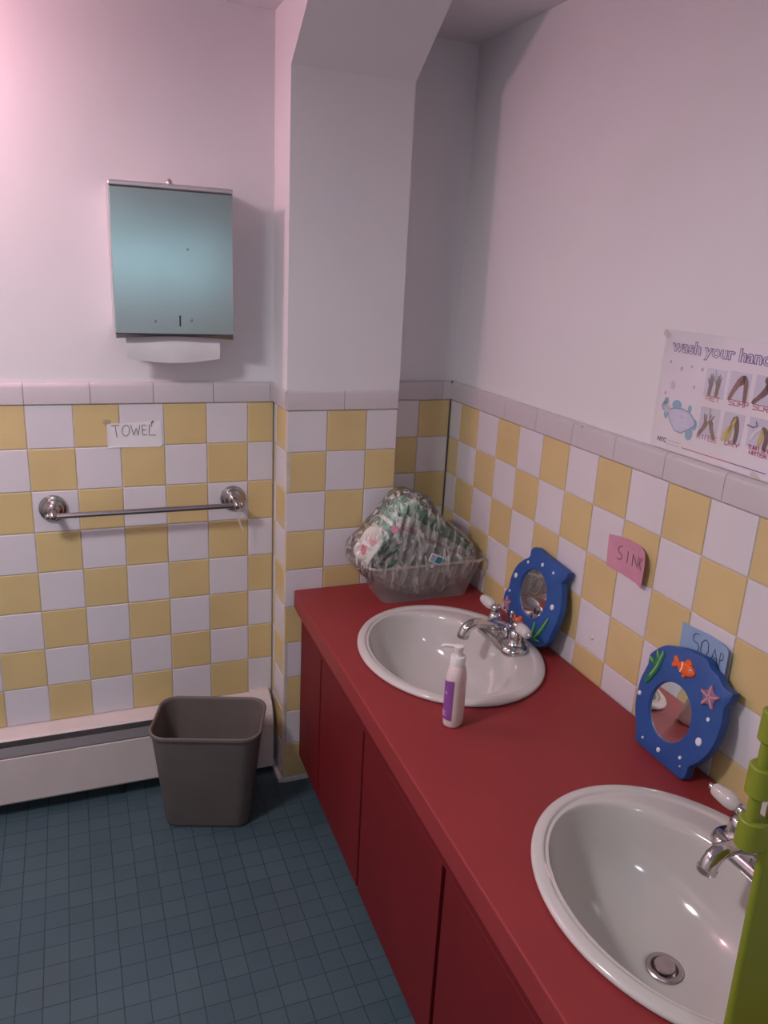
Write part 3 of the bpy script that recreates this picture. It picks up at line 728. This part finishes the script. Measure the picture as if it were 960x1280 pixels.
def hand_pic(kind, c):
    u0, u1, z0, z1 = c; w, h = u1-u0, z1-z0
    f = lambda x, y: (u0+x*w, z0+y*h)
    k = .0042
    b = MB(); b2 = None
    if kind == 'WET':
        for x in (.30, .66):
            limb(b, [f(x-.03, .02), f(x, .35), f(x+.02, .55)], [k*.9, k, k*1.3])
            for j, (dx, yy) in enumerate(((-.16, .66), (-.06, .80), (.03, .84), (.12, .76))): limb(b, [f(x+dx*.5, .45), f(x+dx, yy)], [k*.42, k*.3])
        b2 = ('bubble', [[f(.46, .98), f(.50, .75), f(.48, .55)]])
    elif kind == 'SOAP':
        limb(b, [f(.10, .0), f(.28, .38), f(.52, .72), f(.72, .86)], [k*.9, k*1.0, k*1.5, k*1.2])
        limb(b, [f(.86, .0), f(.84, .40), f(.80, .70), f(.66, .90)], [k*.9, k*1.0, k*1.3, k*1.0])
        for y in (.55, .66): limb(b, [f(.52, y), f(.74, y+.12)], [k*.35, k*.3])
    elif kind == 'SCRUB':
        limb(b, [f(.0, .05), f(.3, .3), f(.55, .55), f(.62, .74)], [k*.9, k, k*1.6, k*1.2])
        limb(b, [f(.95, .0), f(.84, .35), f(.68, .62), f(.46, .72)], [k*.9, k, k*1.5, k*.9])
        b.prism(ellipse(*f(.50, .86), .0052, .006, 16), PZ(E0+.0003), 0, .0003)
    elif kind == 'RINSE':
        limb(b, [f(.06, .05), f(.30, .32), f(.40, .55)], [k*.9, k, k*1.3]); limb(b, [f(.92, .0), f(.70, .30), f(.60, .58)], [k*.9, k, k*1.3])
        for x in (.22, .34, .58, .74): limb(b, [f(.3+.5*(x-.2), .5), f(x, .78)], [k*.4, k*.3])
        b2 = ('greydot', [[f(.50, 1.0), f(.52, .62)]])
    elif kind == 'DRY':
        limb(b, [f(.70, .0), f(.74, .4), f(.66, .72), f(.60, .92)], [k*1.0, k*1.1, k*1.3, k*.8]); limb(b, [f(.42, .55), f(.52, .88)], [k*.8, k*.6])
        b2 = ('towel_yellow', [[f(.10, .02), f(.26, .35), f(.46, .62)], [f(.34, .05), f(.42, .4), f(.60, .86)]])
    else:
        limb(b, [f(.78, .0), f(.86, .35), f(.78, .62), f(.60, .72)], [k*1.0, k*1.1, k*1.2, k*.8])
        b2 = ('towel_yellow', [[f(.55, .10), f(.62, .45), f(.60, .66)]])
    o = b.build('hand_picture', M['skin2' if kind in ('SOAP',) else 'skin'], pt)
    if b2:
        b = MB()
        for st in b2[1]: limb(b, st, [k*.9, k*.9, k*.6][:len(st)] if kind in ('DRY', 'TURN') else [k*.35]*len(st), .0008)
        b.build('picture_detail', M[b2[0]], o)
    if kind == 'TURN':
        b = MB(); limb(b, [f(.16, .22), f(.30, .52), f(.56, .72)], [k*.6, k*.7, k*.7], .0008); b.build('picture_detail', M['letter_white'], o)
        b = MB(); b.ribbon([f(-.05, .70), f(.20, .66), f(.36, .74), f(.30, .86)], .0022, PZ(E0+.0008), .0003); b.build('picture_detail', M['outline'], o)
for k, c in cells.items(): hand_pic(k, c)
caption('WET', -.9895, 1.2775, .036, .0075); caption('SOAP', -1.044, 1.2785, .046, .0085); caption('SCRUB', -1.0975, 1.2795, .055, .0085)
caption('RINSE', -.984, 1.2075, .050, .0085); caption('DRY', -1.051, 1.2095, .034, .0085); caption('TURN OFF', -1.103, 1.2145, .047, .0060); caption('WATER', -1.107, 1.2055, .038, .0060)
bub = []
for (u, z, r, s) in ((-.893, 1.258, .0062, 1.3), (-.922, 1.2555, .0125, .75), (-.956, 1.2545, .0050, 1.3), (-.963, 1.2105, .0095, 1.4), (-.8885, 1.249, .0070, 1.2), (-.897, 1.235, .0060, 1.5), (-.974, 1.2275, .0065, 1.5)):
    b = MB(); b.prism(ellipse(u, z, r, r*s, 20), PZ(E0), 0, .0003); bub.append(b.build('soap_bubble', M['bubble'], pt))
soap = pt
b = MB(); q = [(-.9019,1.2479),(-.9511,1.2529),(-.978,1.2334),(-.972,1.2224),(-.9329,1.2006),(-.902,1.2314)]
b.prism(smooth_loop([(x*1.02+.0188, y*1.02-.0246) for x, y in q], 1), PZ(E0+.0003), 0, .0003); b.build('soap_bar_outline', M['bubble_edge'], soap)
b = MB(); b.prism(smooth_loop([(-.937+(x+.937)*.95, 1.230+(y-1.230)*.93) for x, y in q], 1), PZ(E0+.0006), 0, .0003); b.build('soap_bar', M['soapbar'], soap)
b = MB()
for k in range(3): b.ribbon([(-.925-.006*k, 1.243-.010*k), (-.934-.006*k, 1.2395-.010*k), (-.941-.006*k, 1.243-.010*k), (-.950-.006*k, 1.2395-.010*k)], .0010, PZ(E0+.0010), .0003)
for k in range(8):
    a = PI*k/4; b.ribbon([(-.898, 1.246), (-.898+.0085*math.cos(a), 1.246+.0085*math.sin(a))], .0020, PZ(E0+.0010), .0003)
b.build('soap_shine', M['poster_white'], soap)
for u, z, r in ((-.8883,1.3318,.0026),(-.9193,1.3227,.0032),(-.9445,1.3296,.0022),(-.9712,1.3278,.0030),(-.9581,1.2942,.0026),(-.8861,1.2732,.0028),(-.9853,1.2602,.0016)):
    b = MB(); b.prism(ellipse(u, z, r, r*1.3, 12), PZ(E0), 0, .0003); b.build('small_bubble', M['greydot'], pt)
b = MB(); b.prism(ellipse(-.9033, 1.2904, .0062, .0082, 16), PZ(E0), 0, .0003); b.build('pale_bubble', M['soapbar'], pt)
b = MB(); textmesh(b, 'NYC', .0115, .0005, place(-.8835, 1.1815, E0), sx=1.05); b.build('logo_lettering', M['ink'], pt)
b = MB()
for j in range(2):
    u = -.911
    while u > -.941:
        l = random.uniform(.003, .007); b.ribbon([(u, 1.1868-.0065*j), (u-l, 1.1868-.0065*j)], .0011, PZ(E0), .0003); u -= l+.0012
b.build('small_print', M['greydot'], pt)
b = MB(); u = -.952; j = 0
while u > -1.147:
    l = random.uniform(.003, .008); b.ribbon([(u, 1.1808), (u-l, 1.1808)], .0016, PZ(E0), .0003, 0 if -.972 > u > -1.07 else 1); u -= l+.0012
b.build('bottom_print', [M['caption'], M['outline']], pt)
for u, z in ((-.8700, 1.381), (-1.130, 1.1705)):
    b = MB(); b.prism(rrect(u, z, .010, .006, .002, .5), PZ(.0032), 0, .0004); b.build('tape', M['clear_tape'], pt)

# ------------------------------------------------------------------ paper towel dispenser
dx0, dx1, dz0, dz1, dy = -.940, -.660, 1.296, 1.634, -.100
t = thing('towel_dispenser', 'steel wall-mounted paper towel dispenser with a white towel hanging out', 'dispenser', (-.8, .0, dz0))
b = MB(); b.box((dx0+.002, dy+.010, dz0+.006), (dx1-.002, .0115, dz1)); b.build('housing', M['steel_edge'], t, bevel=.003)
b = MB(); b.box((dx0+.001, dy-.0035, dz0), (dx1-.001, dy+.0105, dz1-.014)); b.build('door', M['steel'], t, bevel=.0025)
b = MB(); b.box((dx0, dy-.005, dz1-.0135), (dx1, dy+.012, dz1-.002)); b.build('top_rail', M['steel_edge'], t, bevel=.003)
b = MB()
b.loft([[Vector((x, dy-.004, dz0-.001)), Vector((x, dy+.02, dz0-.001)), Vector((x, dy+.02, dz0-.012+.006*math.sin(PI*(x-dx0)/(dx1-dx0)))), Vector((x, dy-.003, dz0-.010+.006*math.sin(PI*(x-dx0)/(dx1-dx0))))]
        for x in [dx0+.003+(dx1-dx0-.006)*k/16 for k in range(17)]])
b.build('bottom_lip', M['nickel'], t, smooth='angle')
b = MB(); b.lathe([(.008, 0), (.0085, .004), (.006, .010), (.003, .013), (.001, .0135)], Matrix.Translation((-.805, dy+.004, dz1-.003)), 16); b.build('latch_knob', M['chrome'], t, smooth='angle')
b = MB(); b.box((-.7915, dy-.0042, 1.316), (-.7880, dy-.003, 1.341)); b.build('key_slot', M['black_paint'], t)
for x, z, r in ((-.847, 1.327, .0032), (-.763, 1.331, .0038), (-.768, 1.493, .0028)):
    b = MB(); b.lathe([(r, 0), (r, .001), (r*.6, .0018)], Matrix.Translation((x, dy-.003, z)) @ Matrix.Rotation(PI/2, 4, 'X'), 12)
    b.build('rivet', M['nickel'], t)
b = MB(); n = 20; fr = []; bk = []
for j in range(6):
    for_row = []; bk_row = []
    for k in range(n+1):
        s = k/n; x = -.914 + .222*s
        zb = 1.237 - .010*math.sin(PI*s); z = (dz0-.001) + (zb-dz0)*j/5
        y = dy+.022 - .006*math.sin(PI*j/5) + .002*math.sin(9*s)
        for_row.append(Vector((x, y, z))); bk_row.append(Vector((x, y+.0012, z)))
    fr.append(for_row + bk_row[::-1])
b.loft(fr, 0); part(b.build('paper_towel', M['paper'], t, smooth='angle'), 'white paper towel hanging out')

# ------------------------------------------------------------------ towel bar and torn strip of tape
bz, bzr = .849, .847
t = thing('towel_bar', 'chrome towel bar with two round flanges on the checkered tiles', 'towel bar', (-.877, 0, bz))
RX = Matrix.Rotation(PI/2, 4, 'X')   # local z -> -y
for x in (-1.106, -.6485):
    b = MB(); b.lathe([(.0345, 0), (.0345, .005), (.0325, .0085), (.0265, .0105), (.0255, .0145), (.0235, .0175), (.0165, .0200), (.0145, .0240), (.0100, .0275), (.0085, .034), (.0085, .058), (.0075, .062)], Matrix.Translation((x, -.0006, bz)) @ RX, 32)
    fl = b.build('flange', M['nickel'], t, smooth='angle', ang=35)
    b = MB(); b.sphere((x, -.068, bzr), .0118); b.build('knuckle', M['nickel'], fl, smooth=True)
b = MB(); b.tube([(-1.106, -.068, bzr), (-.6485, -.068, bzr)], .0072, 20); b.build('rod', M['nickel'], t, smooth='angle')
b = MB()
b.lathe([(.0072, .009), (.0085, .011), (.0080, .014), (.0045, .018), (.001, .0188)], Matrix.Translation((-.6485, -.068, bzr)) @ Matrix.Rotation(PI/2, 4, 'Y'), 16)
b.build('finial', M['nickel'], t, smooth='angle'); b = MB()
b.lathe([(.0072, .009), (.0085, .011), (.0080, .014), (.0045, .018), (.001, .0188)], Matrix.Translation((-1.106, -.068, bzr)) @ Matrix.Rotation(-PI/2, 4, 'Y'), 16)
b.build('finial', M['nickel'], t, smooth='angle')
b = MB(); rows = []
for k in range(9):
    s = k/8; z = bzr-.0060 - .070*s; x = -.642 - .004*math.sin(PI*s*1.1) + .010*s*s; y = -.067 + .010*s
    w = .0045*(1-.55*s)
    rows.append([Vector((x-w, y, z)), Vector((x+w, y+.003, z)), Vector((x+w, y+.0038, z)), Vector((x-w, y+.0008, z))])
b.loft(rows, 0)
b.build('torn_strip', M['paper'], smooth='angle', base=(-.64, -.06, .78))
tag(bpy.data.objects['torn_strip'], 'torn white paper strip hanging from the right end of the towel bar', 'paper strip')

# ------------------------------------------------------------------ baseboard heater
hx0, hx1 = XL+.02, -.604
t = thing('baseboard_heater', 'cream enamel baseboard heater along the floor under the tiles', 'heater', (-1.4, -.04, 0))
def ext(name, pts, m, x0=hx0, x1=hx1, bevel=.0015):
    b = MB(); b.prism(pts, lambda a, c, tt: Vector((tt, a, c)), x0, x1); return b.build(name, m, t, bevel=bevel)
ext('back_panel', [(-.0005, .02), (-.006, .02), (-.006, .239), (-.0005, .239)], M['heater'])
ext('top_hood', [(-.0045, .2385), (-.010, .2405), (-.047, .2300), (-.053, .2260), (-.052, .2225), (-.046, .2260), (-.010, .2365), (-.0045, .2345)], M['heater'])
ext('damper', [(-.058, .2110), (-.0605, .2105), (-.0765, .1905), (-.0745, .1890), (-.060, .2065)], M['damper'])
ext('front_panel', [(-.0700, .1875), (-.0785, .1875), (-.0790, .0520), (-.0720, .0440), (-.0640, .0440), (-.0640, .048), (-.0700, .0520)], M['heater'])
ext('heating_element', [(-.014, .075), (-.058, .075), (-.058, .175), (-.014, .175)], M['dark'], bevel=0)
b = MB()
ep = [(-.0006, .0), (-.0006, .2470), (-.020, .2470), (-.044, .2400), (-.064, .2230), (-.077, .1980), (-.0835, .1680), (-.0845, .10), (-.0835, .022), (-.076, .022), (-.076, .0)]
ep = [(-.0006, .022), (-.0006, .2470), (-.020, .2470), (-.044, .2400), (-.064, .2230), (-.077, .1980), (-.0835, .1680), (-.0845, .10), (-.0835, .022)]
b.prism(ep, lambda a, c, tt: Vector((tt, a, c)), -.606, -.5475); b.build('end_cap', M['heater'], t, bevel=.003)
for x in (-.59, -.98, -1.9):
    b = MB(); b.box((x-.004, -.050, 0), (x+.004, -.006, .05)); b.build('foot', M['dark'], t)

# ------------------------------------------------------------------ waste bin
t = thing('trash_can', 'empty taupe plastic trash can standing before the baseboard heater', 'trash can', (-.755, -.200, 0))
ccx, ccy, rt = -.755, -.200, math.radians(-18.5)
def cring(hw, hd, r, z, dy=0): return [Vector((x, y, z)) for x, y in rrect(ccx-.002*z/.31, ccy-.022*z/.31, hw, hd*.94, r, rt, 8)]
CH = .312
b = MB()
b.loft([cring(.104, .070, .030, 0), cring(.110, .076, .034, .003), cring(.114, .080, .036, .012), cring(.1395, .1075, .046, CH-.012), cring(.1400, .1080, .046, CH-.010),
        cring(.1365, .1045, .044, CH-.012), cring(.111, .077, .034, .014), cring(.100, .068, .030, .006)], 0)
b.build('body', M['can'], t, smooth='angle', ang=50)
b = MB()
b.loft([cring(.1365, .1045, .044, CH-.016), cring(.1385, .1065, .045, CH-.016), cring(.1440, .1120, .049, CH-.012), cring(.1452, .1132, .050, CH-.005), cring(.1440, .1120, .049, CH-.001), cring(.1405, .1085, .047, CH), cring(.1375, .1055, .045, CH-.003), cring(.1365, .1045, .044, CH-.010), cring(.1365, .1045, .044, CH-.016)], 0, cap0=False, cap1=False)
b.build('rim', M['can'], t, smooth='angle', ang=50)

# ------------------------------------------------------------------ clear bin with a pack of diapers
t = thing('plastic_bin', 'clear cloudy plastic bin in the counter corner holding the diaper pack', 'bin', (-.17, -.16, ZK))
def bring(x0, x1, y0, y1, z, r=.03): return [Vector((x, y, z)) for x, y in rrect((x0+x1)/2, (y0+y1)/2, (x1-x0)/2, (y1-y0)/2, r, 0, 6)]
b = MB()
BX = dict(lo=(-.305, -.052, -.300, -.160), hi=(-.350, -.0135, -.316, -.1475))
L_, H_ = BX['lo'], BX['hi']; ZB = ZK+.0008; ZR = .727
mixr = lambda f: [L_[i]+(H_[i]-L_[i])*f for i in range(4)]
b.loft([bring(*L_, ZB, .028), bring(*mixr(.04), ZB+.004, .03), bring(*mixr(.5), (ZB+ZR)/2, .03), bring(*mixr(1), ZR, .03)], 0, cap0=True, cap1=False)
body = b.build('body', M['bin'], t, smooth='angle')
b = MB()
def g(e): m = mixr(1); return [m[0]-e, m[1]+e*.6, m[2]-e*.6, m[3]+e*.4]
b.loft([bring(*g(0), ZR-.004, .03), bring(*g(.008), ZR-.004, .034), bring(*g(.009), ZR, .034), bring(*g(.007), ZR+.003, .034), bring(*g(0), ZR+.001, .03), bring(*g(0), ZR-.004, .03)], 0, cap0=False, cap1=False)
b.build('rim', M['binrim'], t, smooth='angle')

dp = thing('diaper_pack', 'plastic-wrapped pack of folded white and green diapers in the clear bin', 'diapers', (-.17, -.15, ZK+.01))
BOT = [(-.345, .718), (-.325, .692), (-.300, .670), (-.272, .653), (-.243, .641), (-.213, .634), (-.183, .631), (-.153, .631), (-.123, .635), (-.094, .645), (-.066, .660)]
TOP = [(-.285, .832), (-.265, .868), (-.243, .888), (-.218, .890), (-.192, .878), (-.166, .858), (-.141, .837), (-.116, .816), (-.091, .795), (-.066, .774), (-.042, .754)]
YA, YB = -.278, -.178
def slab(b, B, Tp, th, y0, y1, s0, s1, puff=0, mi=0, n=7):
    """folded pad: a flat rounded slab along B->T between fractions s0..s1"""
    B, Tp = Vector(B), Vector(Tp); d = Tp-B; ln = d.length; d.normalize(); nn = Vector((-d.y, d.x))
    rings = []
    for i in range(n+1):
        f = i/n; s = ln*(s0+(s1-s0)*f)
        e = max(.25, math.sin(PI*min(1, max(0, (f+.05)/1.1)))**.45)
        w = th*e*(1+.10*math.sin(17*f+B.x*90))
        yy0, yy1 = y0 + .010*(1-e), y1 - .010*(1-e)
        ring = []
        for k in range(14):
            a = 2*PI*k/14
            yy = (yy0+yy1)/2 + (yy1-yy0)/2*math.copysign(abs(math.cos(a))**.5, math.cos(a))
            ww = w*math.copysign(abs(math.sin(a))**.7, math.sin(a))
            p = B + d*s + nn*ww
            ring.append(Vector((p.x, yy, p.y)))
        rings.append(ring)
    b.loft(rings, mi)
for i in range(11):
    jy = random.uniform(-.005, .005)
    b = MB(); slab(b, BOT[i], TOP[i], .0115, YA+jy, YB+jy, 0, 1)
    o = b.build('diaper', M['diaper'], dp, smooth=True, subsurf=1)
    b = MB(); slab(b, BOT[i], TOP[i], .0122, YA+jy-.0008, YB+jy+.0008, .80, .985)
    b.build('waistband', M['waist'], o, smooth=True, subsurf=1)
    b = MB(); slab(b, BOT[i], TOP[i], .0121, YA+jy-.0006, YB+jy+.0006, .62, .74)
    b.build('pink_band', M['pinkband'], o, smooth=True, subsurf=1)
# printed front of the first diaper (facing left and forward) with its red motifs, and green leg cuffs
org = Vector((-.33, -.262, .75)); ex = Vector((.8, -.6, 0)); ez = Vector((0, 0, 1)); en = Vector((-.6, -.8, 0))
Q = lambda a, c, d: org + ex*a + ez*c + en*d
pan = [(-.0539,.0011),(-.0486,.016),(-.0335,.0415),(-.0206,.0642),(-.0075,.0775),(.0108,.0754),(.0271,.0662),(.0301,.0527),(.0219,.0331),(.0068,.0146),(-.0084,-.0041),(-.017,-.0195),(-.0308,-.0216),(-.0451,-.0142)]
b = MB(); pq = smooth_loop(pan, 1); pcx = sum(p[0] for p in pq)/len(pq); pcy = sum(p[1] for p in pq)/len(pq)
pr = lambda f, d: [Q(pcx+(x-pcx)*f, pcy+(y-pcy)*f, d) for x, y in pq]
b.loft([pr(.94, -.012), pr(1, -.004), pr(.97, .0005), pr(.90, .002)], 0)
pf = part(b.build('printed_front', M['print_white'], dp, smooth='angle'), 'white panel printed with red leaf and burst')
QQ = lambda a, c, d: Q(a, c, .0018+d)
b = MB(); b.prism(smooth_loop([(-.0272,.0307),(-.0163,.0183),(-.0157,.0043),(-.0244,-.0088),(-.0331,.0041),(-.0289,.0141)], 1), QQ, -.001, .0010)
b.build('leaf_print', M['print_red'], pf)
b = MB()
for k in range(12):
    a = 2*PI*k/12; b.ribbon([(.002+.002*math.cos(a), .036+.002*math.sin(a)), (.002+.0125*math.cos(a), .036+.0135*math.sin(a))], .0020, QQ, .0010)
b.build('burst_print', M['print_red'], pf)
for st in ([(.0485,.0461),(.0247,.0241),(.0006,-.0004),(-.0103,-.0138),(-.005,-.0296),(.0164,-.0406),(.0348,-.0402),(.0522,-.0233),(.0695,-.0067)], [(.045,.0271),(.0232,.0076),(.0103,-.0107),(.0155,-.0218),(.0338,-.0214)], [(.0678,.0234),(.0505,.0092),(.0333,-.012)]):
    b = MB(); b.tube([Vector((q.x, min(-.2855+.0012*i, q.y), q.z)) for i, q in enumerate(Q(a, c, .002) for a, c in st)], [.0030]+[.0042]*(len(st)-2)+[.0025], 8)
    b.build('leg_cuff', M['cuff'], dp, smooth=True)
b = MB(); b.prism([(.0447,.0755),(.0575,.0886),(.0693,.0766),(.0566,.0634)], Q, -.004, .002); b.build('pink_tab', M['pink_tape'], dp, bevel=.001)
b = MB(); b.prism([(.0301,.0527),(.0431,.0638),(.0505,.051),(.0308,.039)], Q, -.004, .001); b.build('green_tab', M['waist'], dp, bevel=.001)
b = MB(); b.box((-.020, -.001, -.012), (.020, .001, .012), mtx=Matrix.Translation((-.160, -.3010, .734)) @ Matrix.Rotation(.45, 4, 'Y'))
stk = b.build('sticker', M['paper'], dp)
b = MB(); b.box((-.001, -.0016, -.0095), (.0175, -.0009, .0095), mtx=Matrix.Translation((-.160, -.3010, .734)) @ Matrix.Rotation(.45, 4, 'Y'))
b.box((-.0175, -.0016, -.0085), (-.004, -.0009, .0085), mtx=Matrix.Translation((-.160, -.3010, .734)) @ Matrix.Rotation(.45, 4, 'Y'), mi=1)
b.build('sticker_print', [M['teal'], M['greydot']], stk)
# loose crinkled wrapping around the pack
hull = [(-.376, .768), (-.388, .745), (-.376, .714), (-.346, .684), (-.305, .658), (-.262, .638), (-.215, .626), (-.168, .623), (-.120, .626), (-.080, .640), (-.048, .664), (-.026, .698),
        (-.020, .730), (-.034, .758), (-.060, .782), (-.090, .808), (-.125, .838), (-.160, .872), (-.176, .900), (-.212, .912), (-.246, .908), (-.272, .884), (-.302, .842), (-.340, .802)]
hull = smooth_loop(hull, 2)
cx, cz = -.19, .75
b = MB(); rings = []
ys = [(-.2975, .55), (-.2960, .80), (-.2890, .94), (-.270, 1.0), (-.225, 1.01), (-.185, .99), (-.165, .90)]
for y, f in ys:
    ring = []
    for x, z in hull:
        dn = 1 + .045*noise.noise(Vector((x*22, y*30, z*22)))
        p = Vector((cx+(x-cx)*f*dn, y + .004*noise.noise(Vector((x*30, y*9, z*30))), cz+(z-cz)*f*dn))
        p.x = min(p.x, -.0135); p.z = max(p.z, ZK+.0035)
        ring.append(p)
    rings.append(ring)
b.loft(rings, 0)
b.build('wrapper', M['wrap'], dp, smooth=True)

# ------------------------------------------------------------------ green panel with stacked collars
t = thing('green_panel', 'lime green plastic panel with a post of stacked collars, bottom right', 'panel', (-.25, -1.672, ZK))
b = MB()
pp = [(-.464, ZK+.0006), (-.02, ZK+.0006), (-.02, 1.035), (-.466, 1.035), (-.478, 1.026)]
b.prism(pp, lambda a, c, tt: Vector((a, tt, c)), -1.651, -1.660); b.build('board', M['green'], t, bevel=.004, bseg=3)
b = MB(); b.tube([(-.490, -1.650, .982), (-.490, -1.650, 1.145)], .0058, 16); b.build('post', M['green'], t, smooth='angle')
for za, zb, r, ln in ((.980, 1.010, .0120, .013), (1.036, 1.066, .0125, .040), (1.091, 1.121, .0110, .040)):
    b = MB(); cx = -.488
    def sec(z, e):
        pts = []
        for k in range(13):
            a = PI/2 + PI*k/12; pts.append((cx+(r-e)*math.cos(a), -1.650+(r-e)*math.sin(a)))
        pts += [(cx+ln-e, -1.650-(r-e)), (cx+ln-e, -1.650+(r-e))]
        return [Vector((x, y, z)) for x, y in pts]
    b.loft([sec(za, .0012), sec(za+.0012, 0), sec(zb-.0012, 0), sec(zb, .0012)], 0)
    b.build('collar', M['green'], t, smooth='angle', ang=35)
# edge rib carrying the upper collars
b = MB(); b.box((-.474, -1.657, 1.034), (-.444, -1.643, 1.150)); b.build('rib', M['green'], t, bevel=.003)

# ------------------------------------------------------------------ lamps and daylight
def ceiling_lamp(x, y, label, power, col, size):
    t = thing('ceiling_light', label, 'light', (x, y, H))
    b = MB(); b.lathe([(.13, 0), (.135, -.012), (.12, -.018)], Matrix.Translation((x, y, H)), 32); b.build('base_ring', M['pump'], t, smooth='angle')
    b = MB(); b.lathe([(.118, -.016), (.118, -.03), (.105, -.055), (.07, -.075), (.02, -.082), (.002, -.083)], Matrix.Translation((x, y, H)), 32); b.build('diffuser', M['lamp'], t, smooth=True)
    l = bpy.data.lights.new('bulb', 'AREA'); l.shape = 'DISK'; l.size = size; l.energy = power; l.color = col
    o = bpy.data.objects.new('bulb', l); COL.objects.link(o); o.location = (x, y, H-.088); return o
t = thing('wall_lamp', 'pink glass globe lamp on the back wall left of the towel dispenser', 'light', (-1.50, .012, 1.86))
b = MB(); b.lathe([(.05, 0), (.05, .012), (.018, .02), (.018, .10)], Matrix.Translation((-1.50, .0115, 1.86)) @ RX, 24); b.build('bracket', M['nickel'], t, smooth='angle')
b = MB(); b.sphere((-1.50, -.15, 1.86), .062, 24, 14); b.build('globe', M['globe'], t, smooth=True)
ceiling_lamp(-1.62, -1.10, 'round flush ceiling light in the middle of the room', 14, (1, .95, .98), .24)
ceiling_lamp(-1.20, -2.55, 'added cool fill light shaped as a ceiling light behind the camera', 4.0, (.78, .90, 1), .24)  # cool fill added to light the pillar front, no known fixture there

w = bpy.data.worlds.new('world'); S.world = w; w.use_nodes = True
w.node_tree.nodes['Background'].inputs['Color'].default_value = (.55, .65, .8, 1)
w.node_tree.nodes['Background'].inputs['Strength'].default_value = .3

# ------------------------------------------------------------------ camera
cam = bpy.data.cameras.new('camera'); co = bpy.data.objects.new('camera', cam); COL.objects.link(co)
yaw, pitch, roll, f = .38598, -.29993, .0510, 981.134
fwd = Vector((math.sin(yaw)*math.cos(pitch), math.cos(yaw)*math.cos(pitch), math.sin(pitch)))
right = Vector((math.cos(yaw), -math.sin(yaw), 0)); up = right.cross(fwd)
c, s = math.cos(roll), math.sin(roll)
r2 = c*right + s*up; u2 = -s*right + c*up
m = Matrix((r2, u2, -fwd)).transposed().to_4x4(); m.translation = (-1.04099, -2.08008, 1.47157)
co.matrix_world = m
cam.sensor_fit = 'VERTICAL'; cam.sensor_height = 32; cam.lens = f/1280*32; cam.clip_start = .02
S.camera = co
S.view_settings.view_transform = 'Standard'; S.view_settings.look = 'None'; S.view_settings.gamma = 1; S.view_settings.use_curve_mapping = False
S.view_settings.exposure = .22
